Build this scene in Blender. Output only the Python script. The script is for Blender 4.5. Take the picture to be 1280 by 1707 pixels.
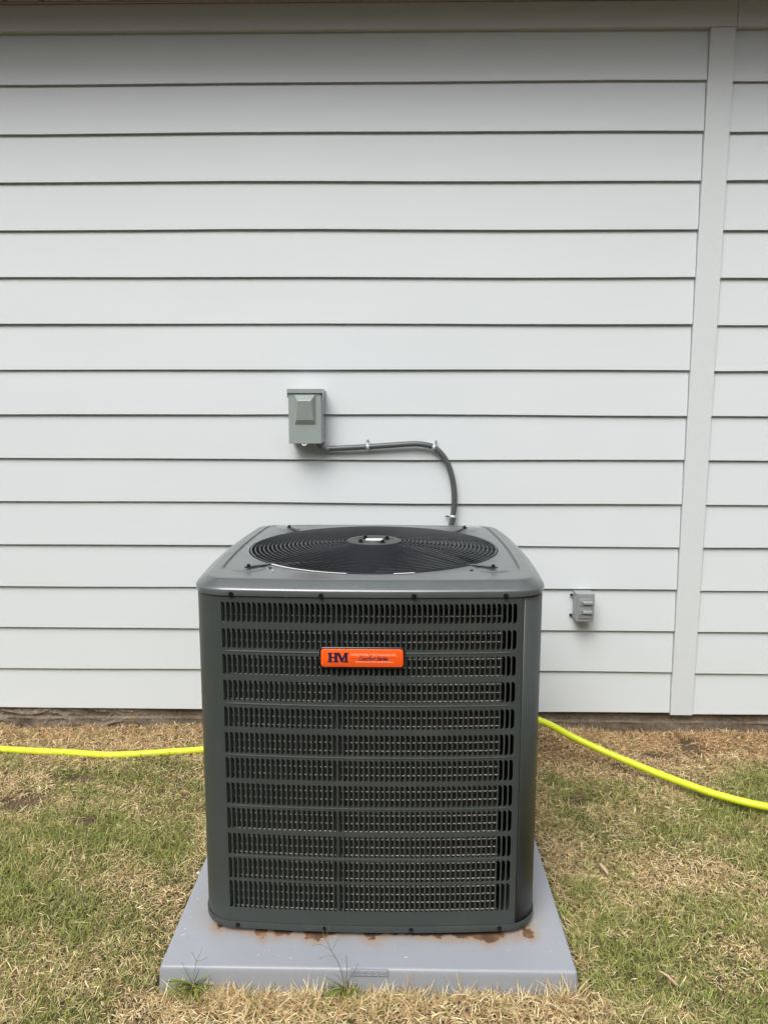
import bpy, math, random
import numpy as np
from mathutils import Matrix, Vector
R = math.radians
random.seed(7)
rng = np.random.default_rng(11)
S = bpy.context.scene
for o in list(bpy.data.objects):
    bpy.data.objects.remove(o, do_unlink=True)
C = S.collection

# ------------------------------------------------------------------ camera
cam = bpy.data.cameras.new('camera')
cam.sensor_fit = 'VERTICAL'; cam.sensor_height = 24.0; cam.lens = 24.0 * 1246.3 / 1707.0
cam.clip_start = 0.05; cam.clip_end = 800
co = bpy.data.objects.new('camera', cam); C.objects.link(co)
co.matrix_world = (Matrix.Translation((0, 0, 1.42)) @ Matrix.Rotation(R(0.97), 4, 'Z')
                   @ Matrix.Rotation(R(90 - 8.231), 4, 'X') @ Matrix.Rotation(R(0.096), 4, 'Z'))
S.camera = co
# ------------------------------------------------------------------ light
SUN_EL, SUN_AZ = 53.0, 201.0        # degrees; azimuth clockwise from +Y: behind the camera, a little to its left
W = bpy.data.worlds.new('World'); S.world = W; W.use_nodes = True
nt = W.node_tree; nt.nodes.clear()
wo = nt.nodes.new('ShaderNodeOutputWorld'); bg = nt.nodes.new('ShaderNodeBackground')
sky = nt.nodes.new('ShaderNodeTexSky'); sky.sky_type = 'NISHITA'; sky.sun_disc = False
sky.sun_elevation = R(SUN_EL); sky.sun_rotation = R(SUN_AZ); sky.dust_density = 4.0; sky.air_density = 1.0
hs = nt.nodes.new('ShaderNodeHueSaturation'); hs.inputs['Saturation'].default_value = 0.32
bg.inputs['Strength'].default_value = 0.15
nt.links.new(sky.outputs[0], hs.inputs['Color']); nt.links.new(hs.outputs[0], bg.inputs[0]); nt.links.new(bg.outputs[0], wo.inputs[0])
sl = bpy.data.lights.new('sun', 'SUN'); sl.energy = 1.5; sl.angle = R(38); sl.color = (1.0, 0.98, 0.95)
so = bpy.data.objects.new('sun', sl); C.objects.link(so)
_d = Vector((math.sin(R(SUN_AZ)) * math.cos(R(SUN_EL)), math.cos(R(SUN_AZ)) * math.cos(R(SUN_EL)), math.sin(R(SUN_EL))))
so.rotation_euler = _d.to_track_quat('Z', 'Y').to_euler()
so.location = (-3, -6, 12)
vs = S.view_settings
vs.view_transform = 'Standard'; vs.look = 'None'; vs.exposure = 0.64; vs.gamma = 1.0; vs.use_curve_mapping = False
S.render.engine = 'CYCLES'
S.cycles.max_bounces = 8; S.cycles.diffuse_bounces = 4; S.cycles.glossy_bounces = 4

# ------------------------------------------------------------------ helpers
class MB:
    def __init__(s): s.v = []; s.f = []
    def add(s, vs, fs):
        b = len(s.v); s.v += [tuple(p) for p in vs]; s.f += [tuple(i + b for i in f) for f in fs]; return s
    def box(s, x0, x1, y0, y1, z0, z1):
        return s.add([(x0,y0,z0),(x1,y0,z0),(x1,y1,z0),(x0,y1,z0),(x0,y0,z1),(x1,y0,z1),(x1,y1,z1),(x0,y1,z1)],
                     [(0,3,2,1),(4,5,6,7),(0,1,5,4),(1,2,6,5),(2,3,7,6),(3,0,4,7)])
    def tube(s, pts, r, n=8, closed=False, caps=True, flat=1.0):
        P = [Vector(p) for p in pts]; m = len(P)
        T = []
        for i in range(m):
            a = P[(i-1) % m] if (closed or i > 0) else P[i]
            b = P[(i+1) % m] if (closed or i < m-1) else P[i]
            T.append((b - a).normalized())
        up = Vector((0, 0, 1)) if abs(T[0].z) < .9 else Vector((1, 0, 0))
        N = (up - up.dot(T[0]) * T[0]).normalized(); V = []
        for i in range(m):
            N = (N - N.dot(T[i]) * T[i]).normalized(); B = T[i].cross(N)
            rr = r[i] if hasattr(r, '__len__') else r
            for k in range(n):
                a = 2 * math.pi * k / n
                V.append(P[i] + N * (rr * flat * math.cos(a)) + B * (rr * math.sin(a)))
        F = []
        for i in range(m if closed else m - 1):
            j = (i + 1) % m
            for k in range(n):
                l = (k + 1) % n
                F.append((i*n + k, i*n + l, j*n + l, j*n + k))
        if not closed and caps:
            F.append(tuple(range(n-1, -1, -1))); F.append(tuple((m-1)*n + k for k in range(n)))
        return s.add(V, F)
    def cyl(s, a, b, r, n=12, r2=None):
        return s.tube([a, b], [r, r if r2 is None else r2], n)
    def strip(s, A, B):
        n = len(A); return s.add(list(A) + list(B), [(i, i+1, n+i+1, n+i) for i in range(n-1)])
    def loft(s, rings, closed=True):
        n = len(rings[0]); V = [p for r in rings for p in r]; F = []
        for i in range(len(rings) - 1):
            for k in range(n if closed else n - 1):
                l = (k + 1) % n
                F.append((i*n + k, i*n + l, (i+1)*n + l, (i+1)*n + k))
        return s.add(V, F)
    def build(s, name, mat, parent=None, smooth=False, bevel=0, solid=0, segs=2, angle=35):
        off = Vector(parent['_o']) if parent is not None else Vector((0, 0, 0))
        me = bpy.data.meshes.new(name)
        me.from_pydata([(p[0]-off[0], p[1]-off[1], p[2]-off[2]) for p in s.v], [], s.f)
        me.validate(); me.update()
        o = bpy.data.objects.new(name, me); C.objects.link(o)
        if mat: me.materials.append(mat)
        if parent is not None:
            o.parent = parent if not parent.get('_p') else parent
            o['_o'] = tuple(off)
        else: o['_o'] = (0, 0, 0)
        if solid:
            m = o.modifiers.new('thickness', 'SOLIDIFY'); m.thickness = solid; m.offset = -1
        if bevel:
            m = o.modifiers.new('bevel', 'BEVEL'); m.width = bevel; m.segments = segs; m.limit_method = 'ANGLE'; m.angle_limit = R(30)
        if smooth:
            me.polygons.foreach_set('use_smooth', [True] * len(me.polygons))
            if angle < 180:
                try: me.set_sharp_from_angle(angle=R(angle))
                except Exception: pass
        return o

def tag(o, label=None, cat=None, group=None, kind=None):
    if label: o['label'] = label
    if cat: o['category'] = cat
    if group: o['group'] = group
    if kind: o['kind'] = kind
    return o
def thing(name, loc, label, cat, group=None):
    o = bpy.data.objects.new(name, None); C.objects.link(o); o.location = loc; o['_o'] = tuple(loc); o.empty_display_size = .1
    return tag(o, label, cat, group)
def sph(m, c, r, nu=10, nv=6, sz=1.0):
    rings = []
    for j in range(nv + 1):
        t = math.pi * j / nv
        rings.append([(c[0] + r*max(math.sin(t), 1e-3)*math.cos(2*math.pi*k/nu), c[1] + r*max(math.sin(t), 1e-3)*math.sin(2*math.pi*k/nu), c[2] - r*sz*math.cos(t)) for k in range(nu)])
    return m.loft(rings)

# ------------------------------------------------------------------ materials
class NT:
    """tiny node helper"""
    def __init__(s, name):
        s.m = bpy.data.materials.new(name); s.m.use_nodes = True; s.t = s.m.node_tree
        s.b = s.t.nodes['Principled BSDF']
    def n(s, typ, **kw):
        x = s.t.nodes.new(typ)
        for k, v in kw.items(): setattr(x, k, v)
        return x
    def link(s, a, b): s.t.links.new(a, b)
    def co(s, scale=(1,1,1), which='Object'):
        c = s.n('ShaderNodeTexCoord'); mp = s.n('ShaderNodeMapping'); mp.inputs['Scale'].default_value = scale
        s.link(c.outputs[which], mp.inputs[0]); return mp.outputs[0]
    def noise(s, vec, scale, detail=4, rough=.55):
        x = s.n('ShaderNodeTexNoise'); x.inputs['Scale'].default_value = scale; x.inputs['Detail'].default_value = detail
        x.inputs['Roughness'].default_value = rough
        if vec is not None: s.link(vec, x.inputs['Vector'])
        return x.outputs['Fac']
    def ramp(s, fac, stops):
        x = s.n('ShaderNodeValToRGB'); e = x.color_ramp.elements
        while len(e) < len(stops): e.new(.5)
        for i, (p, c) in enumerate(stops):
            e[i].position = p; e[i].color = (c[0], c[1], c[2], 1) if hasattr(c, '__len__') else (c, c, c, 1)
        s.link(fac, x.inputs[0]); return x.outputs[0]
    def mix(s, fac, a, b, blend='MIX'):
        x = s.n('ShaderNodeMix', data_type='RGBA', blend_type=blend)
        for sock, v in ((x.inputs[0], fac), (x.inputs[6], a), (x.inputs[7], b)):
            if hasattr(v, 'is_linked') or hasattr(v, 'links'): s.link(v, sock)
            elif hasattr(v, '__len__'): sock.default_value = (*v[:3], 1)
            else: sock.default_value = v
        return x.outputs[2]
    def math(s, op, a, b=0.0, c=None, clamp=False):
        x = s.n('ShaderNodeMath', operation=op); x.use_clamp = clamp
        for i, v in enumerate((a, b) if c is None else (a, b, c)):
            if hasattr(v, 'links'): s.link(v, x.inputs[i])
            else: x.inputs[i].default_value = v
        return x.outputs[0]
    def bump(s, h, strength=.3, dist=.001):
        x = s.n('ShaderNodeBump'); x.inputs['Strength'].default_value = strength; x.inputs['Distance'].default_value = dist
        s.link(h, x.inputs['Height']); s.link(x.outputs[0], s.b.inputs['Normal'])
    def set(s, **kw):
        for k, v in kw.items():
            sk = s.b.inputs[k.replace('_', ' ')]
            if hasattr(v, 'links'): s.link(v, sk)
            elif hasattr(v, '__len__'): sk.default_value = (*v[:3], 1)
            else: sk.default_value = v
        return s
def simple(name, col, rough=.5, metal=0.0, var=.12, scale=40, bump=.15, coat=0.0, spec=.5):
    t = NT(name); v = t.co(); n = t.noise(v, scale, 5)
    c = t.mix(n, [x*(1-var) for x in col], [min(1, x*(1+var)) for x in col])
    t.set(Base_Color=c, Roughness=rough, Metallic=metal)
    t.b.inputs['Specular IOR Level'].default_value = spec
    if coat: t.b.inputs['Coat Weight'].default_value = coat; t.b.inputs['Coat Roughness'].default_value = .12
    if bump: t.bump(n, bump, .0008)
    return t.m

def mk_siding():
    t = NT('painted_fiber_cement')
    big = t.noise(t.co((.8, .8, 2.2), 'Object'), 2.0, 3)
    g = t.co((3, 20, 60)); n = t.noise(g, 6, 4)
    f = t.noise(t.co(), 300, 3)
    c = t.mix(big, (.552, .588, .603), (.597, .633, .648))
    c = t.mix(t.math('MULTIPLY', n, .10), c, (.50, .51, .49))
    sp = t.ramp(t.noise(t.co(), 38, 2), [(.74, 0), (.79, 1)])
    c = t.mix(t.math('MULTIPLY', sp, .10), c, (.36, .34, .30))
    t.set(Base_Color=c, Roughness=.52)
    t.bump(t.math('ADD', f, t.math('MULTIPLY', n, .8)), .12, .0005)
    return t.m
M = {}
M['siding'] = mk_siding()
M['trim'] = simple('painted_trim', (.567, .598, .607), .5, var=.04, scale=60, bump=.12)
M['soffit'] = simple('painted_soffit', (.48, .46, .40), .7, var=.06)
M['flash'] = simple('painted_metal_flashing', (.42, .40, .35), .45, var=.08)
def mk_shake():
    t = NT('shingle_paint'); n = t.noise(t.co((40, 40, 6)), 3, 5)
    t.set(Base_Color=t.mix(n, (.55, .50, .38), (.80, .75, .62)), Roughness=.8); t.bump(n, .7, .003); return t.m
M['shake'] = mk_shake()
M['roof'] = simple('asphalt_shingles', (.06, .06, .06), .95, var=.4, scale=30, bump=.6)
def mk_found():
    t = NT('stained_concrete')
    a = t.noise(t.co((1, 1, 1.5)), 5, 6, .62); b = t.noise(t.co((2, 2, .5)), 9, 5); fine = t.noise(t.co(), 90, 6, .7)
    c = t.ramp(a, [(.30, (.085, .064, .044)), (.5, (.155, .125, .092)), (.72, (.25, .215, .17))])
    st = t.ramp(b, [(.58, 0), (.72, 1)])
    c = t.mix(t.math('MULTIPLY', st, .45), c, (.27, .185, .09))
    w = t.ramp(t.noise(t.co((1, 1, 2.5)), 22, 5, .7), [(.62, 0), (.72, 1)])
    c = t.mix(t.math('MULTIPLY', w, .45), c, (.36, .33, .29))
    c = t.mix(.75, c, t.ramp(fine, [(.32, .22), (.68, .85)]), 'OVERLAY')
    vo = t.n('ShaderNodeTexVoronoi', feature='DISTANCE_TO_EDGE'); vo.inputs['Scale'].default_value = 30; t.link(t.co((1, 1, 2)), vo.inputs['Vector'])
    crack = t.ramp(vo.outputs['Distance'], [(.0, 1), (.035, 0)]); pm = t.ramp(t.noise(t.co(), 4, 3), [(.45, 0), (.6, 1)])
    c = t.mix(t.math('MULTIPLY', t.math('MULTIPLY', crack, pm), .55), c, (.03, .024, .017))
    t.set(Base_Color=c, Roughness=.92); t.bump(t.math('ADD', a, fine), .7, .006); return t.m
M['concrete'] = mk_found()
def mk_paint():
    t = NT('grey_enamel')
    big = t.noise(t.co(), 3.5, 4); fine = t.noise(t.co(), 420, 2); dust = t.noise(t.co((1, 1, .6)), 14, 6, .65)
    c = t.mix(big, (.040, .048, .0455), (.047, .055, .0515))
    d = t.ramp(dust, [(.55, 0), (.8, 1)])
    c = t.mix(t.math('MULTIPLY', d, .10), c, (.16, .155, .14))
    sp = t.ramp(t.noise(t.co(), 120, 2), [(.775, 0), (.80, 1)])
    c = t.mix(t.math('MULTIPLY', sp, .5), c, (.35, .36, .36))
    t.set(Base_Color=c, Roughness=t.math('ADD', t.math('MULTIPLY', d, .10), .40)); t.b.inputs['Specular IOR Level'].default_value = .38
    t.bump(fine, .10, .0004); return t.m
M['paint'] = mk_paint()
def mk_cap():
    t = NT('grey_enamel_cap')
    big = t.noise(t.co(), 4, 4); dust = t.noise(t.co((1, 1.6, 1)), 9, 6, .65); fine = t.noise(t.co(), 420, 2)
    c = t.mix(big, (.064, .075, .075), (.072, .083, .083))
    d = t.ramp(dust, [(.42, 0), (.75, 1)])
    c = t.mix(t.math('MULTIPLY', d, .12), c, (.20, .205, .20))
    sc = t.ramp(t.noise(t.co((8, 90, 30)), 3, 3), [(.70, 0), (.73, 1)])
    c = t.mix(t.math('MULTIPLY', sc, .35), c, (.42, .44, .46))
    t.set(Base_Color=c, Roughness=t.math('ADD', t.math('MULTIPLY', d, .10), .30)); t.b.inputs['Coat Weight'].default_value = .5; t.b.inputs['Coat Roughness'].default_value = .22; t.b.inputs['Specular IOR Level'].default_value = 1.0
    t.bump(fine, .08, .0004); return t.m
M['cap'] = mk_cap()
M['black'] = simple('black_coated_wire', (.026, .028, .032), .26, var=.2, scale=80, bump=.05)
M['screw'] = simple('dark_screw', (.02, .02, .02), .35, metal=.6, var=.3)
M['dark'] = simple('dark_fan_parts', (.012, .012, .014), .5, var=.3)
def mk_coil():
    t = NT('coil_fins'); w = t.n('ShaderNodeTexWave'); w.inputs['Scale'].default_value = 260; w.inputs['Distortion'].default_value = 1.2
    t.link(t.co((1, 1, 0)), w.inputs[0]); n = t.noise(t.co((1, 1, 3)), 9, 4)
    c = t.mix(w.outputs['Fac'], (.012, .011, .009), (.05, .045, .036)); c = t.mix(t.math('MULTIPLY', n, .5), c, (.055, .046, .033))
    t.set(Base_Color=c, Roughness=.5, Metallic=.3); return t.m
M['coil'] = mk_coil()
M['blade'] = simple('fan_blade_metal', (.16, .165, .17), .35, metal=.5, var=.3, scale=12)
M['tube'] = simple('bright_aluminium', (.50, .50, .47), .5, metal=.0, var=.25, scale=60, bump=0)
M['steel'] = simple('galvanized_steel', (.47, .49, .50), .36, metal=.3, var=.2, scale=120)
M['box'] = simple('grey_green_box_paint', (.27, .31, .295), .24, coat=.3, var=.05, scale=20, bump=.1)
M['gfci'] = simple('cast_grey_metal', (.30, .32, .325), .42, metal=.25, var=.10, scale=70, bump=.2)
M['conduit'] = simple('grey_vinyl_conduit', (.078, .085, .086), .38, var=.12, scale=50, bump=.1)
M['connector'] = simple('grey_plastic_connector', (.20, .205, .20), .45, var=.1)
def mk_hose():
    t = NT('lime_hose_rubber'); n = t.noise(t.co(), 25, 5); sp = t.ramp(t.noise(t.co(), 160, 3), [(.66, 0), (.72, 1)])
    c = t.mix(n, (.56, .64, .015), (.66, .74, .03)); c = t.mix(t.math('MULTIPLY', sp, .25), c, (.22, .24, .03))
    t.set(Base_Color=c, Roughness=.42); t.bump(n, .1, .001); return t.m
M['hose'] = mk_hose()
M['orange'] = simple('orange_badge', (.92, .11, .012), .35, var=.04, scale=60, bump=0)
M['badge_black'] = simple('black_badge_frame', (.008, .008, .008), .25, var=.1, bump=0)
M['navy'] = simple('navy_print', (.010, .012, .045), .4, var=.05, bump=0)
M['cream'] = simple('pale_print', (.95, .52, .34), .4, var=.03, bump=0)
M['white'] = simple('white_label', (.80, .80, .80), .4, var=.04, bump=0)
M['foam'] = simple('black_insulation', (.015, .015, .015), .8, var=.3)
M['pebble'] = simple('pale_stone', (.5, .47, .42), .8, var=.2, scale=60)
M['bark'] = simple('bark', (.08, .06, .045), .9, var=.4, bump=.6)
M['leaves'] = simple('tree_leaves', (.045, .075, .02), .6, var=.5, scale=2, bump=0)
M['dryleaf'] = simple('dry_leaf', (.50, .36, .24), .6, var=.2, scale=60)
def mk_pad():
    t = NT('grey_plastic_pad')
    tc = t.n('ShaderNodeTexCoord'); sep = t.n('ShaderNodeSeparateXYZ'); t.link(tc.outputs['Object'], sep.inputs[0])
    X, Y, Z = sep.outputs
    # rust ring and painted gap shade round the cabinet foot: distance outside a rounded, slightly bowed square, in metres
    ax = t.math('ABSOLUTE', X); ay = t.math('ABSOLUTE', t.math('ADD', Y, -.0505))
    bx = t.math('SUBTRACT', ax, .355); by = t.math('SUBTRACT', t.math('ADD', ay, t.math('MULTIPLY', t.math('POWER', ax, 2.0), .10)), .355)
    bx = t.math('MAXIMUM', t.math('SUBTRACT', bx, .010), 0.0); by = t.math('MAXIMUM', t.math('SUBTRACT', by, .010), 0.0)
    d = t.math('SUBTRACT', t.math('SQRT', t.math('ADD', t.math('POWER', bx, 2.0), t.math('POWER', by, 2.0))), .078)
    n1 = t.noise(t.co((9, 4, 1)), 1.0, 3, .5); n2 = t.noise(t.co(), 34, 6, .72)
    reach = t.math('ADD', t.math('MULTIPLY', t.math('SUBTRACT', n1, .44), .20), t.math('MULTIPLY', t.math('SUBTRACT', n2, .5), .060))
    reach = t.math('SUBTRACT', reach, t.math('MULTIPLY', t.math('MAXIMUM', t.math('ADD', Y, .383), 0.0), .9))
    k = t.math('SUBTRACT', t.math('SUBTRACT', reach, .002), d)           # >0 inside the stain
    deep = t.math('MULTIPLY', k, 160.0, clamp=True)
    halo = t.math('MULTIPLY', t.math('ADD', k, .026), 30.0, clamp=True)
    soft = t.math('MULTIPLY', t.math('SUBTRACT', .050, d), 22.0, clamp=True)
    base = t.mix(t.noise(t.co(), 3, 5), (.245, .261, .286), (.292, .309, .337))
    mott = t.ramp(t.noise(t.co((1, 1, 1)), 16, 6, .7), [(.35, 0), (.75, 1)])
    base = t.mix(t.math('MULTIPLY', mott, .12), base, (.36, .375, .41))
    spk = t.ramp(t.noise(t.co(), 85, 3), [(.70, 0), (.76, 1)])
    base = t.mix(t.math('MULTIPLY', spk, .25), base, (.12, .115, .105))
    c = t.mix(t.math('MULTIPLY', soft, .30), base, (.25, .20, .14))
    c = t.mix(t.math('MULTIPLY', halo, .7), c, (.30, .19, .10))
    rust = t.ramp(t.noise(t.co(), 26, 6, .75), [(.33, (.030, .016, .009)), (.5, (.095, .038, .014)), (.68, (.24, .12, .035))])
    rust = t.mix(t.math('MULTIPLY', t.math('SUBTRACT', .004, d), 90.0, clamp=True), rust, (.014, .009, .006))  # rust turns near-black under the flange: shade of the gap put into the colour
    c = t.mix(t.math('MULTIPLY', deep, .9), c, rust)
    t.set(Base_Color=c, Roughness=t.math('ADD', t.math('MULTIPLY', deep, .35), .40)); t.bump(t.noise(t.co(), 200, 4), .12, .0006)
    return t.m
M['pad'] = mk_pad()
M['pad_label'] = simple('moulded_plastic_plate', (.25, .265, .30), .38, var=.10, scale=160, bump=.5)
def mk_grass():
    t = NT('grass_blades'); a = t.n('ShaderNodeAttribute'); a.attribute_name = 'tint'
    t.set(Base_Color=a.outputs['Color'], Roughness=.55)
    t.b.inputs['Specular IOR Level'].default_value = .35
    tr = t.n('ShaderNodeBsdfTranslucent'); t.link(a.outputs['Color'], tr.inputs[0])
    mx = t.n('ShaderNodeMixShader'); mx.inputs[0].default_value = .22
    out = [x for x in t.t.nodes if x.type == 'OUTPUT_MATERIAL'][0]
    t.link(t.b.outputs[0], mx.inputs[1]); t.link(tr.outputs[0], mx.inputs[2]); t.link(mx.outputs[0], out.inputs[0]); return t.m
M['grass'] = mk_grass()
def mk_soil():
    t = NT('soil_and_thatch'); a = t.noise(t.co(), 7, 6, .6); b = t.noise(t.co(), 120, 6, .75)
    c = t.ramp(a, [(.3, (.05, .033, .018)), (.55, (.10, .07, .038)), (.75, (.19, .12, .065))])
    c = t.mix(.7, c, t.ramp(b, [(.25, .12), (.75, .85)]), 'OVERLAY')
    t.set(Base_Color=c, Roughness=.95); t.bump(t.math('ADD', a, b), .8, .01); return t.m
M['soil'] = mk_soil()

# ------------------------------------------------------------------ ground
def sm(a, b, x):
    t = np.clip((x - a) / (b - a), 0, 1); return t*t*(3 - 2*t)
_ph = rng.uniform(0, 6.28, (40, 3)); _fr = rng.uniform(.6, 1.6, 40)
def wob(x, y, f, k0=0, n=8):
    r = 0
    for i in range(n):
        a = _ph[(k0+i) % 40, 0]; q = f * _fr[(k0+i) % 40]
        r = r + np.sin(q*(x*math.cos(a) + y*math.sin(a)) + _ph[(k0+i) % 40, 1])
    return r / n**.5
DIV = [(-1.33, 2.46, .10, .035, .022), (-1.20, 2.62, .07, .02, .012), (1.20, 2.90, .05, .045, .020), (1.05, 2.83, .06, .015, .010), (.64, 2.50, .045, .02, .014), (-1.05, 2.35, .05, .02, .008)]
def gz(x, y):
    x = np.asarray(x, float); y = np.asarray(y, float)
    near = np.exp(-((x/6)**2 + ((y-2)/5)**2))
    z = sm(2.3, 3.05, y) * (.040 - .010*sm(-.5, .9, x)) * np.clip(1 - (y-3.1)*0, 0, 1)
    z = z + near * (.005*wob(x, y, 3.0, 0) + .0028*wob(x, y, 11, 8) + .0016*wob(x, y, 34, 16))
    clod = sm(2.85, 3.0, y) * near
    z = z + clod * (.010*np.maximum(0, wob(x, y, 9, 20)) + .004*np.maximum(0, wob(x, y, 40, 27)))
    z = z + .014*np.exp(-(((x-1.45)/.32)**2 + ((y-3.02)/.13)**2)) + .008*np.exp(-(((x+.9)/.25)**2 + ((y-3.02)/.08)**2))
    for (cx, cy, sx, sy, d) in DIV:
        z = z - d*np.exp(-(((x-cx)/sx)**2 + ((y-cy)/sy)**2))
    # under and beside the pad the soil stays below its top
    inpad = sm(.03, -.005, np.maximum(np.abs(x + .066) - .511, np.abs(y - 2.157) - .509))
    return z*(1 - inpad) - .03*inpad
def axis(lo, hi, c0, c1, step):
    a = list(np.arange(c0, c1 + 1e-6, step)); s = step; v = c1
    while v < hi: s *= 1.25; v += s; a.append(min(v, hi))
    s = step; v = c0; b = []
    while v > lo: s *= 1.25; v -= s; b.append(max(v, lo))
    return np.array(b[::-1] + a)
gx = axis(-260, 260, -2.4, 2.4, .016); gy = axis(-260, 260, 1.2, 3.12, .016)
GX, GY = np.meshgrid(gx, gy); GZ = gz(GX, GY)
gv = np.stack([GX.ravel(), GY.ravel(), GZ.ravel()], 1); nx, ny = len(gx), len(gy)
ii, jj = np.meshgrid(np.arange(nx-1), np.arange(ny-1)); q = (jj*nx + ii).ravel()
def np_mesh(name, verts, faces):
    me = bpy.data.meshes.new(name); k = faces.shape[1]
    me.vertices.add(len(verts)); me.vertices.foreach_set('co', verts.astype(np.float32).ravel())
    me.loops.add(faces.size); me.loops.foreach_set('vertex_index', faces.astype(np.int32).ravel())
    me.polygons.add(len(faces)); me.polygons.foreach_set('loop_start', np.arange(0, faces.size, k, dtype=np.int32))
    me.update(calc_edges=True); me.validate(); return me
gm = np_mesh('ground', gv, np.stack([q, q+1, q+nx+1, q+nx], 1))
gm.polygons.foreach_set('use_smooth', [True]*len(gm.polygons)); gm.materials.append(M['soil'])
go = bpy.data.objects.new('ground', gm); C.objects.link(go); tag(go, kind='structure')

# ------------------------------------------------------------------ house
HX0, HX1 = -5.0, 4.6
house = thing('house', (0, 3.1, 0), 'pale grey house wall of horizontal lap siding above a stained concrete foundation', 'house')
MB().box(HX0, HX1, 3.0425, 3.30, .137, 3.55).build('wall', M['trim'], house)
# siding: every board is its own wedge of fibre cement
E_ = .1778; Z0 = .131
def board(x0, x1, z0, top, seed):
    rr = random.Random(seed); n = max(3, int((x1-x0)/.35)); secs = []
    ph, ph2, am = rr.uniform(0, 6), rr.uniform(0, 6), rr.uniform(.0010, .0028)
    for i in range(n+1):
        x = x0 + (x1-x0)*i/n
        w = am*math.sin(x*1.7+ph) + am*.5*math.sin(x*4.1+ph2); dy = .0006*math.sin(x*2.3+ph2)
        z = z0 + w; s = .062
        yf = 3.0195 + dy; H = top - z
        secs.append([(x, yf, z+.0012), (x, yf+.0010, z), (x, yf+.0032, z+.0004), (x, yf+.0050, z+.0045), (x, yf+.0108, z+.0045), (x, yf+.0078+s*H, z+H), (x, yf+s*H, z+H)])
    m = MB(); V = [p for s_ in secs for p in s_]; F = []
    for i in range(n):
        for k in range(7):
            l = (k+1) % 7; F.append((i*7+k, i*7+l, (i+1)*7+l, (i+1)*7+k)[::-1])
    F.append(tuple(range(7))); F.append(tuple(n*7+k for k in range(6, -1, -1)))
    return m.add(V, F)
for k in range(15):
    z0 = Z0 + k*E_; top = min(z0 + .205, 2.815)
    zz = z0 + .0
    board(HX0, 1.1525, zz, top, k).build('siding_board', M['siding'], house)
    board(1.2485, HX1, zz - .003, top, 50+k).build('siding_board', M['siding'], house)
MB().box(1.1545, 1.2465, 3.0125, 3.039, Z0-.006, 2.8005).build('trim_board', M['trim'], house, bevel=.0012)
MB().box(HX0, 1.2475, 3.0115, 3.039, 2.802, 2.8925).build('frieze_board', M['trim'], house, bevel=.0012)
MB().box(1.2495, HX1, 3.0115, 3.039, 2.802, 2.8925).build('frieze_board', M['trim'], house, bevel=.0012)
MB().box(HX0, HX1, 3.004, 3.039, 2.8945, 2.9010).build('drip_flashing', M['flash'], house, bevel=.001)
for k in range(int((HX1-HX0)/.136)):
    x0 = HX0 + k*.136; rr = random.Random(k); m = MB(); pts = []
    w = .131; b = 2.9030 + rr.uniform(0, .0015); r = .012
    prof = [(x0, 3.055), (x0, b+r)] + [(x0 + r - r*math.cos(a), b + r - r*math.sin(a)) for a in (R(30), R(60), R(90))] + \
           [(x0+w-r + r*math.sin(a), b + r - r*math.cos(a)) for a in (R(0), R(30), R(60), R(90))] + [(x0+w, 3.055)]
    n = len(prof); V = [(p[0], 3.008 + .12*(p[1]-b)*.3, p[1]) for p in prof] + [(p[0], 3.030, p[1]) for p in prof]
    m.add(V, [tuple(range(n)), tuple(range(2*n-1, n-1, -1))] + [(i, n+i, n+(i+1) % n, (i+1) % n) for i in range(n)])
    m.build('wall_shingle', M['shake'], house)
MB().box(HX0, HX1, 2.585, 3.039, 3.060, 3.080).build('soffit', M['soffit'], house)
MB().box(HX0, HX1, 2.560, 2.583, 3.030, 3.23).build('fascia', M['trim'], house, bevel=.003)
MB().add([(HX0,2.51,3.235),(HX1,2.51,3.235),(HX1,5.6,4.75),(HX0,5.6,4.75),(HX0,2.51,3.265),(HX1,2.51,3.265),(HX1,5.6,4.78),(HX0,5.6,4.78)],
         [(0,3,2,1),(4,5,6,7),(0,1,5,4),(1,2,6,5),(2,3,7,6),(3,0,4,7)]).build('roof', M['roof'], house)
# foundation: two pours with a rough ledge between them
def rough_wall(x0, x1, y, z0, z1, amp, step=.012, ledge=None):
    xs = np.arange(x0, x1+step, step); zs = np.arange(z0, z1+1e-6, .0035); Xg, Zg = np.meshgrid(xs, zs)
    left = sm(-.55, -.95, Xg)
    d = .0012*wob(Xg*1, Zg*2, 30, 3) + .0007*wob(Xg, Zg, 95, 13)
    wx = Xg + .02*wob(Xg, Zg, 18, 9); wz = Zg + .008*wob(Xg, Zg, 25, 14)
    r1 = (1 - np.minimum(1, np.abs(wob(wx, wz*1.5, 24, 22))))**3; r2 = (1 - np.minimum(1, np.abs(wob(wx, wz*1.5, 60, 30))))**3
    patch = sm(-.2, .5, wob(Xg, Zg*2, 5, 34))
    ridges = (r1*.011 + r2*.005)*patch + .004*patch + .0018*(1 - np.minimum(1, np.abs(wob(wx, wz*2, 120, 4))))
    Yg = y - d*1.0 - left*ridges
    if ledge is not None:
        led = ledge + .0015*wob(Xg, Xg*0, 4, 6)
        Yg = Yg - .0075*sm(led+.003, led-.003, Zg) - .006*np.exp(-((Zg-led)/.0035)**2)*(.6+.4*wob(Xg, Xg*0, 30, 17))
    v = np.stack([Xg.ravel(), Yg.ravel(), Zg.ravel()], 1); n_x, n_z = len(xs), len(zs)
    i2, j2 = np.meshgrid(np.arange(n_x-1), np.arange(n_z-1)); q2 = (j2*n_x+i2).ravel()
    return v, np.stack([q2, q2+1, q2+n_x+1, q2+n_x], 1)
fv, ff = rough_wall(-2.6, 2.6, 3.044, -.02, .135, .004, .005, .083)
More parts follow.
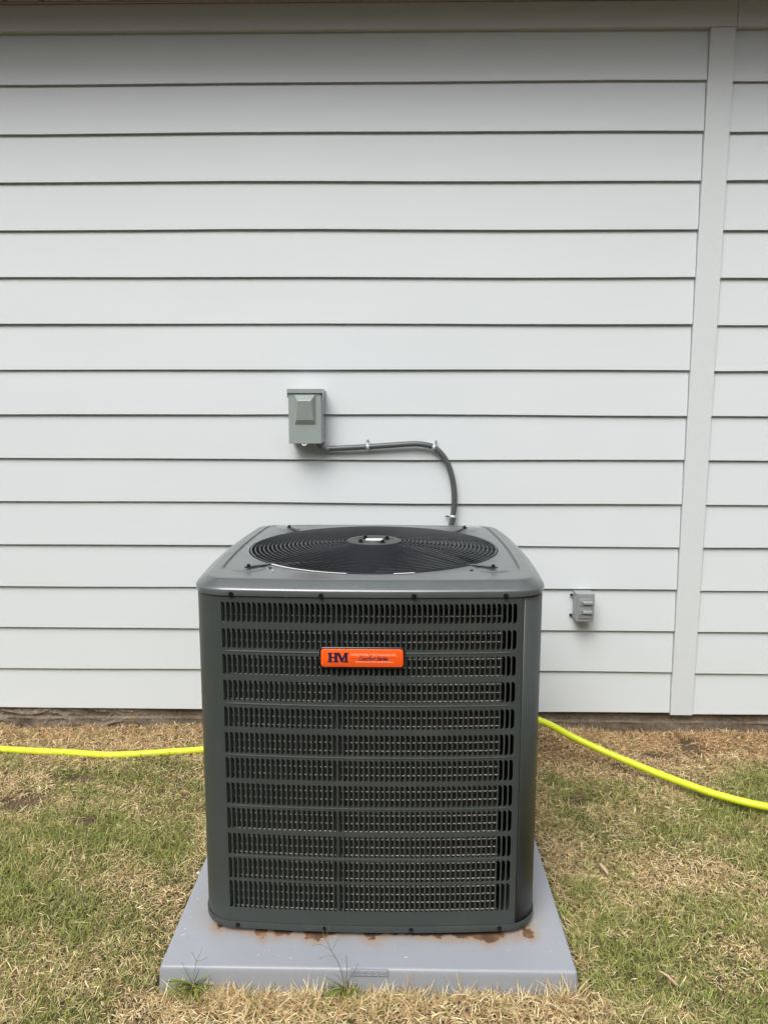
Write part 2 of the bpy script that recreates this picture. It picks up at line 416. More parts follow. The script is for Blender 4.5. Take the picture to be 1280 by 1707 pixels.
fm = np_mesh('foundation', fv - np.array([0, 3.1, 0]), ff); fm.materials.append(M['concrete'])
fo = bpy.data.objects.new('foundation', fm); C.objects.link(fo); fo.parent = house
MB().box(HX0, HX1, 3.050, 3.29, -.3, .1345).build('foundation_core', M['concrete'], house)

# ------------------------------------------------------------------ equipment pad
PX, PY, PT = -.066, 2.157, .052
pad = thing('equipment_pad', (PX, PY, -.01), 'pale blue grey plastic equipment pad with rust stains under the air conditioner', 'pad')
def rrect(hx, hy, r, z, n=5):
    out = []
    for (sx, sy, a0) in ((1,-1,-90),(1,1,0),(-1,1,90),(-1,-1,180)):
        for i in range(n+1):
            a = R(a0 + 90*i/n); out.append((PX + sx*(hx-r) + r*math.cos(a), PY + sy*(hy-r) + r*math.sin(a), z))
    return out
hx = .511; hy = .509
rings = [rrect(hx+.006, hy+.006, .007, -.05), rrect(hx+.001, hy+.001, .007, .036), rrect(hx, hy, .007, PT-.007), rrect(hx-.0012, hy-.0012, .0065, PT-.003),
         rrect(hx-.004, hy-.004, .005, PT-.0006), rrect(hx-.008, hy-.008, .004, PT)]
m = MB().loft(rings); n0 = len(rings[0]); m.f.append(tuple(len(m.v)-n0+i for i in range(n0)))
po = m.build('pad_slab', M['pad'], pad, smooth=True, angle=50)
m = MB().box(-.109, -.0155, PY-hy-.0035, PY-hy+.010, .0345, PT-.001)
lp = m.build('pad_label', M['pad_label'], pad, bevel=.0015)
for i in range(5):
    x = -.096 + i*.0168; MB().tube([(x+.0045*math.cos(a), PY-hy-.0035, (.0430)+.0045*math.sin(a)) for a in np.linspace(0, 6.283, 13)[:-1]], .0006, 4, closed=True).build('embossed_ring', M['pad_label'], lp)

# ------------------------------------------------------------------ air conditioner
UX, UY, UB = -.0675, 2.2105, PT
unit = thing('air_conditioner', (UX, UY, UB), 'large dark grey outdoor air conditioning unit with louvered sides and an orange badge', 'air conditioner')
BOW, A0, RC = .11, .3605, .0945
cc = (-1 + math.sqrt(1 + 4*BOW*A0)) / (2*BOW)
def outline(inset=0.0, z=0.0, ns=22, nc=10, rc=None, a0=None):
    """bowed square with round corners, clockwise from the front-left end of the front side going +x; front faces -y"""
    a = A0 if a0 is None else a0; r = (RC if rc is None else rc) - inset; c = (-1 + math.sqrt(1 + 4*BOW*a)) / (2*BOW)
    pts = []
    for side in range(4):
        th = side*math.pi/2; seg = []
        for i in range(ns+1):
            x = -c + 2*c*i/ns; y = -(a - BOW*x*x); nn = Vector((2*BOW*x, -1)).normalized()
            seg.append((x + nn.x*r, y + nn.y*r))
        a1 = math.atan2(-1, 2*BOW*c); a2 = a1 + (math.pi/2 - 2*(math.pi/2 + a1))
        for i in range(1, nc):
            t = a1 + (a2-a1)*i/nc; seg.append((c + r*math.cos(t), -c + r*math.sin(t)))
        pts += [(x*math.cos(th) - y*math.sin(th), x*math.sin(th) + y*math.cos(th)) for x, y in seg]
    return [(UX+x, UY+y, z) for x, y in pts]
# arc-length lookup along the cabinet skin, s = 0 at front centre, growing to +x
BODY = .004
_o = np.array(outline(BODY, 0, 200, 60))[:, :2]
_o = np.vstack([_o, _o[:1]]); _sl = np.concatenate([[0], np.cumsum(np.linalg.norm(np.diff(_o, axis=0), axis=1))]); LP = _sl[-1]
_half = _sl[100]
def skin(s, z, inset=0.0):
    t = (s + _half) % LP
    x = np.interp(t, _sl, _o[:, 0]); y = np.interp(t, _sl, _o[:, 1])
    if inset:
        t2 = (t + .002) % LP; t1 = (t - .002) % LP
        dx = np.interp(t2, _sl, _o[:, 0]) - np.interp(t1, _sl, _o[:, 0]); dy = np.interp(t2, _sl, _o[:, 1]) - np.interp(t1, _sl, _o[:, 1])
        l = math.hypot(dx, dy); x += -dy/l*inset; y += dx/l*inset
    return (float(x), float(y), z)
Q = LP/4
ROWS = [(.889,.9406),(.8223,.8738),(.7548,.8074),(.6867,.7412),(.6172,.6709),(.5480,.6045),(.4794,.5370),(.4110,.4696),(.3419,.4011),(.2725,.3319),(.2048,.2637),(.1216,.1998)]
ROWS = [(a+.0008, b-.0002) for a, b in ROWS]
NCOL, PIT = 56, .013
ZB, ZT = .0815, .9605
def hole(z0, z1):
    """hole outline within its cell: (u, z) with u 0..PIT; hinge on the left edge, round right corners"""
    l, r_ = .0022, .0118; rx, rz = .0072, .0095
    pts = [(l, z0), (r_-rx, z0)]
    for a in (30, 60): pts.append((r_-rx + rx*math.sin(R(a)), z0 + rz - rz*math.cos(R(a))))
    pts += [(r_, z0+rz), (r_, z1-rz)]
    for a in (60, 30): pts.append((r_-rx + rx*math.sin(R(a)), z1 - rz + rz*math.cos(R(a))))
    pts += [(r_-rx, z1), (l, z1)]
    return pts
def louver_panel(sc, ext_l, ext_r, name='louver_panel'):
    """side panel centred at arc length sc; solid margins run ext_l / ext_r beyond its middle"""
    m = MB(); s0 = sc - NCOL*PIT/2; s1 = sc + NCOL*PIT/2
    for (z0, z1) in ROWS:
        for c in range(NCOL):
            b = s0 + c*PIT; h = hole(z0, z1)
            outer = [(0, z0), (h[1][0], z0), (h[2][0], z0), (PIT, z0), (PIT, h[4][1]), (PIT, h[5][1]), (PIT, z1), (h[7][0], z1), (h[8][0], z1), (0, z1)]
            # push the hole slightly inside its cell edges
            hh = [(u, min(max(z, z0+.0004), z1-.0004)) for u, z in h]
            V = [skin(b+u, z) for u, z in outer] + [skin(b+u, z) for u, z in hh]; n = 10
            m.add(V, [(i, (i+1) % n, n+(i+1) % n, n+i) for i in range(n)])
    ss = [s0 + c*PIT for c in range(NCOL+1)]
    edges = [ZB] + [v for r_ in ROWS[::-1] for v in r_] + [ZT]
    for i in range(0, len(edges), 2):
        a, b = edges[i], edges[i+1]
        if i in (0, len(edges)-2) or (i//2) % 2: zz = [(a, 0), (b, 0)]
        else: mid = (a+b)/2; zz = [(a, 0), (mid-.0028, 0), (mid-.0008, -.0009), (mid+.0008, -.0009), (mid+.0028, 0), (b, 0)]
        for (za, da), (zb, db) in zip(zz[:-1], zz[1:]):
            def pr(s, d): # rib fades out at both ends of the row
                e = min(1, max(0, (min(s-s0, s1-s))/.02)); return d*e
            m.strip([skin(s, za, pr(s, da)) for s in ss], [skin(s, zb, pr(s, db)) for s in ss])
    for a, b in ((sc-ext_l, s0), (s1, sc+ext_r)):
        k = max(2, int((b-a)/.002)); t = [a + (b-a)*i/k for i in range(k+1)]
        m.strip([skin(s, ZB) for s in t], [skin(s, ZT) for s in t])
    o = m.build(name, M['paint'], unit, solid=.0011)
    import bmesh
    bm = bmesh.new(); bm.from_mesh(o.data); bmesh.ops.remove_doubles(bm, verts=bm.verts, dist=1e-5); 
    bm.to_mesh(o.data); bm.free()
    # punched louver blades: the cut-out flap folded inwards about its left edge
    fold = R(70); l = .0022
    for (z0, z1) in ROWS:
        w = MB()
        for c in range(NCOL):
            b = s0 + c*PIT; jit = random.uniform(-R(3), R(3)); V = []
            for u, z in hole(z0, z1):
                d = (u - l)*1.28; V.append(skin(b + l + d*math.cos(fold+jit) + .0001, z, .0012 + d*math.sin(fold+jit)))
            w.add(V, [tuple(range(10))])
        w.build('louver_row', M['paint'], unit, solid=0)
    return o
front = louver_panel(0, Q - NCOL*PIT/2 - .006, .3800, 'front_panel')
louver_panel(Q, NCOL*PIT/2 + .004, NCOL*PIT/2 + .004, 'side_panel')
louver_panel(2*Q, NCOL*PIT/2 + .004, NCOL*PIT/2 + .004, 'side_panel')
louver_panel(3*Q, NCOL*PIT/2 + .004, NCOL*PIT/2 + .004, 'side_panel')
for a, b in ((.3822, Q - NCOL*PIT/2 - .006), (Q + NCOL*PIT/2 + .006, 2*Q - NCOL*PIT/2 - .006), (2*Q + NCOL*PIT/2 + .006, 3*Q - NCOL*PIT/2 - .006)):
    k = 24; t = [a + (b-a)*i/k for i in range(k+1)]
    MB().strip([skin(s, ZB, .0006) for s in t], [skin(s, ZT-.002, .0006) for s in t]).build('corner_panel', M['paint'], unit, smooth=True, solid=.0011)
# dark seam backing behind the joints
t = [.366 + .03*i/4 for i in range(5)]
MB().strip([skin(s, ZB+.004, .005) for s in t], [skin(s, ZT-.004, .005) for s in t]).build('seam_backing', M['dark'], unit)
# base pan
rings = [outline(.060, .067), outline(.004, .0645), outline(.0018, .0655), outline(.0012, .068), outline(.0012, .0825), outline(.0018, .0835), outline(.0028, .0835), outline(.0034, .079), outline(.006, .0735), outline(.065, .0735)]
m = MB().loft(rings); k = len(rings[0]); m.f.append(tuple(range(k-1, -1, -1))); m.f.append(tuple((len(rings)-1)*k + i for i in range(k)))
m.build('base_pan', M['paint'], unit, smooth=True)
for sx, sy in ((-.27,-.30),(.27,-.30),(-.27,.30),(.27,.30)):
    MB().box(UX+sx-.03, UX+sx+.03, UY+sy-.03, UY+sy+.03, PT+.0005, .0655).build('foot', M['dark'], unit)
# coil
sp_ = np.linspace(.338, -(LP - .47), 150)
MB().strip([skin(q_, .0745, .050) for q_ in sp_], [skin(q_, .935, .050) for q_ in sp_]).build('coil', M['coil'], unit, smooth=True)
m = MB(); zt = .100
while zt < .935:
    m.tube([skin(q_, zt, .040) for q_ in sp_], .0015, 5); zt += .02215
o = m.build('coil_tubes', M['tube'], unit, smooth=True); tag(o, 'thin bright coil lines behind the louvers', kind='stuff')
MB().strip([(UX+.345, UY-.385, .082), (UX+.345, UY-.20, .082), (UX+.40, UY-.20, .082)], [(UX+.345, UY-.385, .94), (UX+.345, UY-.20, .94), (UX+.40, UY-.20, .94)]).build('inner_partition', M['dark'], unit, solid=.001)
MB().strip([skin(s, .085, .022) for s in (-.0855, -.0825, -.0745, -.0715)], [skin(s, .955, .022) for s in (-.0855, -.0825, -.0745, -.0715)]).build('coil_bracket', M['paint'], unit, solid=.001)
# top cap
def circ(r, z, ref):
    out = []
    for p in ref:
        a = math.atan2(p[1]-UY, p[0]-UX); out.append((UX + r*math.cos(a), UY + r*math.sin(a), z))
    return out
CZ = .9935
def cap_ring(inset, z, dip=0.0):
    pts = outline(inset, z); out = []
    for p in pts:
        a = math.degrees(math.atan2(p[1]-UY, p[0]-UX))     # -90 front, 0 right, 90 back
        side = 0
        b = abs(((a if abs(a) <= 90 else (180 - abs(a))*math.copysign(1, a))))
        aa = a if abs(a) <= 90 else math.copysign(180, a) - a
        # groove runs along both flanks and round the rear corners
        w = min(1, max(0, (aa + 40)/4)) * min(1, max(0, (60 - aa)/6))
        wd = .0035*math.sin(math.radians(a)*1) * 0
        out.append((p[0], p[1], p[2] - dip*w + wd))
    return out
ref = outline(.067, 0)
rings = [outline(.0022, .9572), outline(.0006, .9562), outline(0, .9575), outline(0, .9680), outline(.0006, .9712), outline(.0022, .9738), outline(.0046, .9758), outline(.0080, .9782), outline(.0265, .9907), outline(.0300, .9924), outline(.0340, .9932), outline(.040, .9935), outline(.050, .9935), cap_ring(.054, CZ), cap_ring(.0570, CZ, .0060), cap_ring(.0605, CZ, .0062), cap_ring(.0645, CZ), outline(.067, CZ)]
def lerp_ring(A, B, t): return [tuple(A[i][k]*(1-t) + B[i][k]*t for k in range(3)) for i in range(len(A))]
last = rings[-1]; cir = circ(.3735, CZ+.0004, last)
for t in (.5, 1.0): rings.append(lerp_ring(last, cir, t))
rings += [circ(.3715, CZ+.0018, last), circ(.3695, CZ+.0012, last), circ(.3680, CZ-.003, last), circ(.3660, CZ-.03, last), circ(.3655, CZ-.075, last)]
m = MB().loft(rings)
m.build('top_cap', M['cap'], unit, smooth=True, angle=60)
# corner bosses for the guard straps, straps, screws
guard = MB()
for ang in (45, 135, 225, 315): pass
guard_z = CZ + .001
def dome(r): return guard_z + .020*(1 - (r/.363)**2)
for ang in (0, 90, 180, 270):
    a = R(ang); pts = [(UX + r*math.cos(a), UY + r*math.sin(a), dome(r) - .0052) for r in np.linspace(.06, .366, 12)]
    guard.tube(pts, .0032, 6)
for ang in (20, 45, 70, 110, 135, 160, 200, 225, 250, 290, 315, 340):
    a = R(ang); pts = [(UX + r*math.cos(a), UY + r*math.sin(a), dome(r) - .0040) for r in np.linspace(.06, .362, 10)]
    guard.tube(pts, .0016, 5)
go_ = guard.build('fan_guard', M['black'], unit, smooth=True)
nr = 24
for i in range(nr):
    r = .0815 + (.3635 - .0815)*i/(nr-1)
    pts = [(UX + r*math.cos(t), UY + r*math.sin(t), dome(r)) for t in np.linspace(0, 2*math.pi, 97)[:-1]]
    MB().tube(pts, .0017 if i < nr-1 else .0028, 6, closed=True).build('guard_ring', M['black'], go_, smooth=True)
hub = MB(); hz_ = dome(0) + .001
hub.loft([[(UX + r*math.cos(t), UY + r*math.sin(t), z) for t in np.linspace(0, 2*math.pi, 49)[:-1]] for r, z in ((.0805, hz_-.004), (.0805, hz_-.001), (.0785, hz_), (.062, hz_), (.060, hz_-.0018), (.030, hz_-.0018), (.028, hz_+.001), (.0005, hz_+.001))])
hb = hub.build('hub_plate', M['paint'], go_, smooth=True, angle=40)
for a in (35, 125, 215, 305):
    x, y = UX + .047*math.cos(R(a)), UY + .047*math.sin(R(a)); b = MB()
    b.cyl((x, y, hz_-.002), (x, y, hz_+.0005), .0095, 14); b.cyl((x, y, hz_+.0005), (x, y, hz_+.0065), .0055, 6); sph(b, (x, y, hz_+.0065), .0042, 8, 4, .6)
    b.build('hub_bolt', M['screw'], go_, smooth=True, angle=40)
MB().box(UX-.024, UX+.026, UY-.016, UY+.012, hz_+.0012, hz_+.0020).build('hub_label', M['white'], go_)
for sx, sy, ox, oy in ((-.316, -.314, -.262, -.246), (.319, -.305, .262, -.246), (-.300, .316, -.255, .258), (.300, .316, .255, .258)):
    # raised boss
    b = MB(); rr_ = [[(UX+sx + r*math.cos(t)*1.25, UY+sy + r*math.sin(t), z) for t in np.linspace(0, 2*math.pi, 29)[:-1]] for r, z in ((.036, CZ-.0002), (.031, CZ+.0022), (.020, CZ+.0026), (.001, CZ+.0026))]
    b.loft(rr_).build('strap_boss', M['cap'], unit, smooth=True, angle=60)
    b = MB(); A = Vector((UX+sx, UY+sy, CZ+.0045)); B = Vector((UX+ox, UY+oy, dome(.355)-.003)); D = (B-A).normalized(); N = Vector((-D.y, D.x, 0)).normalized()*.0062
    for P0, P1 in ((A - D*.010, A + D*.014), (A + D*.014 + Vector((0,0,.0006)), B + D*.02)):
        V = [P0-N, P0+N, P1+N, P1-N]; V = V + [v + Vector((0,0,.0035)) for v in V]
        b.add(V, [(0,3,2,1),(4,5,6,7),(0,1,5,4),(1,2,6,5),(2,3,7,6),(3,0,4,7)])
    b.build('guard_strap', M['black'], unit, bevel=.0008)
    b = MB(); b.cyl(tuple(A+Vector((0,0,.0036))), tuple(A+Vector((0,0,.0050))), .0072, 14); b.cyl(tuple(A+Vector((0,0,.005))), tuple(A+Vector((0,0,.0098))), .0046, 6)
    b.build('strap_screw', M['screw'], unit)
# small bright screw on the cap
b = MB(); b.cyl((UX-.249, UY-.338, CZ), (UX-.249, UY-.338, CZ+.003), .0042, 10); sph(b, (UX-.249, UY-.338, CZ+.0032), .003, 8, 4); b.build('cap_screw', M['steel'], unit, smooth=True, angle=40)
for x, y in ((-.262,-.30),(.262,-.315)):
    b = MB(); b.cyl((UX+x, UY+y, CZ), (UX+x, UY+y, CZ+.003), .0042, 8); b.build('cap_screw', M['screw'], unit)
# white strips on the inner rim of the opening
for a0, a1 in ((224, 261), (279.5, 288)):
    aa = [R(a0 + (a1-a0)*i/20) for i in range(21)]; st = MB()
    st.strip([(UX + .3735*math.cos(a), UY + .3735*math.sin(a), CZ+.0030) for a in aa], [(UX + .3600*math.cos(a), UY + .3600*math.sin(a), CZ+.0018) for a in aa])
    st.build('rim_tape', M['white'], unit, solid=.0006)
# fan: motor and three wide blades hung below the guard
m = MB(); m.cyl((UX, UY, CZ-.10), (UX, UY, CZ+.012), .072, 32); mo = m.build('fan_motor', M['dark'], unit, smooth=True, angle=40, bevel=.006)
for k in range(3):
    b = MB(); A_ = []; 
    rr_ = np.linspace(.060, .352, 9); rows = []
    for r in rr_:
        w = R(58 + 22*(r/.35)); c0 = R(120*k + 25 + 60*(r-.06)); row = []
        for i in range(9):
            u = i/8 - .5; a = c0 + w*u; row.append((UX + r*math.cos(a), UY + r*math.sin(a), CZ - .085 + u*.085 + .012*(1-4*u*u)))
        rows.append(row)
    b.loft(rows, closed=False).build('fan_blade', M['blade'], unit, smooth=True, solid=.002)
m = MB().loft([[(UX + r*math.cos(t), UY + r*math.sin(t), CZ-.22) for t in np.linspace(0, 2*math.pi, 33)[:-1]] for r in (.34, .001)])
# screws on the lip and on the base flange
def hex_screw(x, z, face_inset, name='panel_screw'):
    s = x - UX; # near the front the arc length is close to x
    for _ in range(4): s += (x - skin(s, 0)[0])
    p = Vector(skin(s, z, face_inset)); q_ = Vector(skin(s, z, face_inset - .003)); d = (q_ - p).normalized(); b = MB()
    b.cyl(tuple(p), tuple(p + d*.0015), .0062, 12); b.cyl(tuple(p + d*.0015), tuple(p + d*.0052), .0044, 6); return b.build(name, M['screw'], unit)
for x in (-.4016, -.1817, .043, .2652): hex_screw(x, .9605, -.0040)
for x in (-.4087, -.1832, .0418, .2703): hex_screw(x, .0745, -.0028)
# badge
BX, BZ = -.0825, .8058; sF = BX - UX; BYF = skin(sF, 0)[1]
badge = None
def rr2(hw, hh, r, y, n=5):
    out = []
    for (sx, sz, a0) in ((1,-1,-90),(1,1,0),(-1,1,90),(-1,-1,180)):
        for i in range(n+1):
            a = R(a0+90*i/n); out.append((BX + sx*(hw-r) + r*math.cos(a), y, BZ + sz*(hh-r) + r*math.sin(a)))
    return out
m = MB().loft([rr2(.1045, .0270, .010, BYF+.001), rr2(.1045, .0270, .010, BYF-.0052), rr2(.1030, .0255, .009, BYF-.0066), rr2(.1012, .0236, .0075, BYF-.0066), rr2(.1008, .0232, .0075, BYF-.0050)])
k = len(rr2(1,1,.1,0)); m.f.append(tuple((4*k)+i for i in range(k)))
badge = m.build('badge', M['badge_black'], unit, smooth=True, angle=40)
m = MB().loft([rr2(.1005, .0229, .0074, BYF-.0050), rr2(.1003, .0227, .0073, BYF-.0060), rr2(.0993, .0217, .0068, BYF-.0066)]); m.f.append(tuple(2*k+i for i in range(k)))
face = m.build('badge_face', M['orange'], badge, smooth=True, angle=50)
YP = BYF - .0068
def quad_letters(name, quads, mat, y0):
    m = MB()
    for i, q4 in enumerate(quads):
        y = y0 - .00004*i; m.add([(p[0], y, p[1]) for p in q4], [tuple(range(len(q4)))])
    return m.build(name, mat, badge)
# HM monogram in slab serifs; u 0..1 across .0505 m, v 0..1 over .0250 m
def hm():
    W_, H_ = .0505, .0247; x0 = BX - .1005 + .0165; z0 = BZ - .0110
    U = lambda u, v: (x0 + u*W_, z0 + v*H_)
    def rc(u0, u1, v0, v1): return [U(u0, v0), U(u1, v0), U(u1, v1), U(u0, v1)]
    s = .13
    L = [rc(.05, .19, .08, .92), rc(0, .24, 0, s), rc(0, .24, 1-s, 1),           # H left stem
         rc(.18, .37, .43, .57), rc(.33, .47, .08, .92), rc(.28, .54, 0, s), rc(.28, .50, 1-s, 1),   # H right / M left stem
         [U(.43, 1), U(.585, 1), U(.74, .30), U(.70, 0), U(.655, 0)], [U(.665, 0), U(.71, 0), U(.88, .80), U(.88, 1), U(.83, 1), U(.70, .40)],
         rc(.835, .955, .08, 1), rc(.74, 1, 0, s), rc(.80, 1, 1-s, 1)]
    return L
quad_letters('monogram', hm(), M['navy'], YP)
def text(body, cx, cz, width, height, mat, name, shear=0.0, space=1.0):
    cu = bpy.data.curves.new(name, 'FONT'); cu.body = body; cu.size = 1; cu.align_x = 'LEFT'; cu.shear = shear; cu.space_character = space; cu.resolution_u = 3; cu.offset = .030 if shear else .006
    tmp = bpy.data.objects.new(name, cu); C.objects.link(tmp)
    bpy.context.view_layer.update()
    me = bpy.data.meshes.new_from_object(tmp.evaluated_get(bpy.context.evaluated_depsgraph_get()))
    bpy.data.objects.remove(tmp, do_unlink=True)
    v = np.array([p.co[:] for p in me.vertices]); lo, hi = v.min(0), v.max(0)
    off = Vector(badge['_o'])
    for p in me.vertices:
        x = (p.co.x-lo[0])/(hi[0]-lo[0]) - .5; z = (p.co.y-lo[1])/(hi[1]-lo[1]) - .5
        p.co = Vector((cx + x*width, YP, cz + z*height)) - off
    me.materials.clear(); me.materials.append(mat); me.name = name
    o = bpy.data.objects.new(name, me); C.objects.link(o); o.parent = badge; return o
fx = lambda u: BX - .1005 + .201*u          # 0..1 across the orange face
fz = lambda v: BZ + .0229 - .0458*v         # 0..1 down it
text('HARMON MECHANICAL', fx((.361+.912)/2), fz(.31), .201*(.912-.361), .0058, M['cream'], 'badge_lettering', 0, 1.1)
text('Comfort Series', fx((.461+.818)/2), fz(.52), .201*(.818-.461), .0105, M['navy'], 'badge_lettering', .45)
text('HEATING AND AIR CONDITIONING', fx((.42+.88)/2), fz(.705), .201*(.88-.42), .0034, M['cream'], 'badge_lettering', 0, 1.1)
quad_letters('badge_rule', [[(fx(.363), fz(.525)), (fx(.452), fz(.525)), (fx(.452), fz(.513)), (fx(.363), fz(.513))], [(fx(.836), fz(.490)), (fx(.908), fz(.490)), (fx(.908), fz(.478)), (fx(.836), fz(.478))]], M['navy'], YP)

# ------------------------------------------------------------------ electrical disconnect box
db = thing('disconnect_box', (-.3555, 3.0, 1.266), 'grey green metal electrical disconnect box with a raised trapezoid cover on the siding', 'electrical box')
x0, x1 = -.4215, -.2925
MB().box(x0+.003, x1+.003, 2.944, 3.0215, 1.268, 1.470).build('enclosure', M['box'], db, bevel=.0015)
MB().box(x0-.0015, x1-.002, 2.9375, 2.9425, 1.2650, 1.4640).build('cover', M['box'], db, bevel=.0015)
m = MB(); hxa, hxb = x0-.0055, x1+.0045
m.box(hxa, hxb, 2.9315, 3.0210, 1.4745, 1.4770)
m.box(hxa, hxb, 2.9315, 2.9335, 1.4610, 1.4744)
m.add([(hxa,2.9336,1.4744),(hxa,2.985,1.4744),(hxa,2.985,1.452),(hxa,2.9336,1.4415)] + [(hxa+.0015,2.9336,1.4744),(hxa+.0015,2.985,1.4744),(hxa+.0015,2.985,1.452),(hxa+.0015,2.9336,1.4415)], [(0,1,2,3),(7,6,5,4),(0,4,5,1),(1,5,6,2),(2,6,7,3),(3,7,4,0)])
m.add([(hxb-.0015,2.9336,1.4744),(hxb-.0015,2.985,1.4744),(hxb-.0015,2.985,1.452),(hxb-.0015,2.9336,1.4345)] + [(hxb,2.9336,1.4744),(hxb,2.985,1.4744),(hxb,2.985,1.452),(hxb,2.9336,1.4345)], [(0,1,2,3),(7,6,5,4),(0,4,5,1),(1,5,6,2),(2,6,7,3),(3,7,4,0)])
m.build('hood', M['box'], db)
# raised trapezoid: deep at the top, tapering to nothing at the bottom
yb = 2.9374; m = MB()
rg = [[(-.4000, yb, 1.4560), (-.3165, yb, 1.4560), (-.3165, yb, 1.3390), (-.4000, yb, 1.3390)],
      [(-.3985, yb-.001, 1.4548), (-.3180, yb-.001, 1.4548), (-.3180, yb-.001, 1.3402), (-.3985, yb-.001, 1.3402)],
      [(-.3860, yb-.024, 1.4330), (-.3315, yb-.024, 1.4330), (-.3235, yb-.010, 1.3560), (-.3925, yb-.010, 1.3560)],
      [(-.3845, yb-.0248, 1.4305), (-.3330, yb-.0248, 1.4305), (-.3250, yb-.011, 1.3575), (-.3910, yb-.011, 1.3575)]]
m.loft([r_[::-1] for r_ in rg]); m.f.append(tuple(12+i for i in range(4)))
m.build('cover_bulge', M['box'], db, bevel=.0016, segs=3)
MB().tube([(-.3625 + .0085*math.cos(a), 2.9345, 1.2655 + .0070*math.sin(a)) for a in np.linspace(math.pi, 2*math.pi, 9)], .0022, 6).build('hasp', M['white'], db, smooth=True)

# ------------------------------------------------------------------ flexible conduit
def smooth_path(P, n=10):
    P = [Vector(p) for p in P]; out = []
    for i in range(len(P)-1):
        a = P[max(0, i-1)]; b = P[i]; c = P[i+1]; d = P[min(len(P)-1, i+2)]
        for k in range(n):
            t = k/n; out.append(.5*((2*b) + (c-a)*t + (2*a-5*b+4*c-d)*t*t + (3*b-a-3*c+d)*t**3))
    out.append(P[-1]); return out
cd = thing('electrical_conduit', (-.3, 3.0, 1.24), 'dark grey flexible conduit arching across the siding from the electrical box down behind the unit', 'conduit')
cp = [(-.272, 3.000, 1.2420), (-.1949, 2.999, 1.2455), (-.1157, 2.999, 1.2500), (-.0271, 2.999, 1.2560), (.0685, 2.998, 1.2622), (.1211, 2.998, 1.2570), (.1540, 2.999, 1.2445), (.1855, 2.999, 1.2135), (.2100, 3.000, 1.1700), (.2270, 3.000, 1.1065), (.2325, 3.000, 1.0459), (.2290, 3.000, .9726), (.2180, 3.000, .9200), (.20, 2.99, .86), (.17, 2.95, .80), (.15, 2.85, .78), (.14, 2.70, .78), (.14, 2.642, .78)]
MB().tube(smooth_path(cp, 6), .0112, 12).build('conduit_sleeve', M['conduit'], cd, smooth=True, angle=60)
m = MB(); m.tube([(-.310, 2.990, 1.268), (-.310, 2.990, 1.256), (-.303, 2.992, 1.2475), (-.292, 2.996, 1.2425), (-.2775, 3.0, 1.2415)], [.011, .011, .0115, .0120, .0120], 12)
m.build('conduit_elbow', M['connector'], cd, smooth=True, angle=50)
m = MB(); m.tube([(-.2790, 3.0, 1.2416), (-.2700, 3.0, 1.2421)], .0142, 8); m.build('conduit_nut', M['connector'], cd, bevel=.001)
m = MB(); m.tube([(.14, 2.662, .78), (.14, 2.640, .78)], .016, 8); m.build('conduit_nut', M['connector'], cd)
def clamp(c, tdir, up):
    """one-hole strap: half loop over the sleeve and a flat ear with a screw"""
    c = Vector(c); T = Vector(tdir).normalized(); U = Vector(up).normalized(); F = Vector((0, -1, 0)); m = MB(); r = .0128; hw = .0068
    prof = [c + U*(r*math.cos(a)) + F*(r*math.sin(a)) for a in [R(x) for x in range(-10, 191, 20)]]
    ear = [c + U*.031 - F*.0125 + F*.003, c + U*.0165 - F*.0095, c + U*.0135 - F*.004]
    line = ear + prof
    A = [p - T*hw for p in line]; B = [p + T*hw for p in line]; m.strip(A, B)
    o = m.build('conduit_clamp', M['steel'], cd, smooth=True, angle=50, solid=.0012)
    s = c + U*.0235 - F*.0105; b = MB(); b.cyl(tuple(s), tuple(s + F*.0045), .0034, 10, .0030); b.build('clamp_screw', M['connector'], o)
clamp((-.1157, 2.999, 1.2500), (1, 0, .05), (-.05, 0, 1))
clamp((.1480, 2.9985, 1.2478), (1, 0, -.60), (.30, 0, 1))
clamp((.2288, 3.000, .9680), (.15, 0, 1), (-1, 0, .12))

# ------------------------------------------------------------------ outdoor outlet box
gb = thing('outlet_box', (.765, 3.0, .545), 'small grey metal weatherproof outlet box with two ribs low on the siding', 'outlet')
x0, x1 = .7300, .8010
MB().box(x0-.001, x1-.001, 2.966, 3.0225, .5475, .6610).build('outlet_body', M['gfci'], gb, bevel=.003)
MB().box(x0+.0015, x1, 2.953, 2.9645, .5460, .6625).build('outlet_cover', M['gfci'], gb, bevel=.0022)
MB().box(x0+.008, x1-.013, 2.9485, 2.9525, .5610, .6420).build('cover_lid', M['gfci'], gb, bevel=.0012)
for z in (.6255, .5865):
    m = MB(); yb = 2.9484
    m.loft([[(x0+.021, yb, z-.0085), (x1-.0095, yb, z-.0085), (x1-.0095, yb, z+.0075), (x0+.021, yb, z+.0075)],
            [(x0+.023, yb-.0095, z-.0045), (x1-.0115, yb-.0095, z-.0045), (x1-.0115, yb-.0095, z+.0035), (x0+.023, yb-.0095, z+.0035)]]); m.f.append((4,5,6,7))
    m.build('cover_rib', M['gfci'], gb, bevel=.001)
    MB().cyl((x0+.0145, 2.9475, z-.010), (x0+.0145, 2.9475, z+.009), .0045, 10).build('hinge_knuckle', M['gfci'], gb, smooth=True, angle=40)
for z in (.6425, .5575):
    m = MB(); m.box(.7165, x0, 3.0165, 3.0195, z-.006, z+.006); e = m.build('mounting_ear', M['gfci'], gb, bevel=.0012)
    MB().cyl((.7205, 3.0164, z), (.7205, 3.0105, z), .0050, 10).build('ear_screw', M['screw'], e)

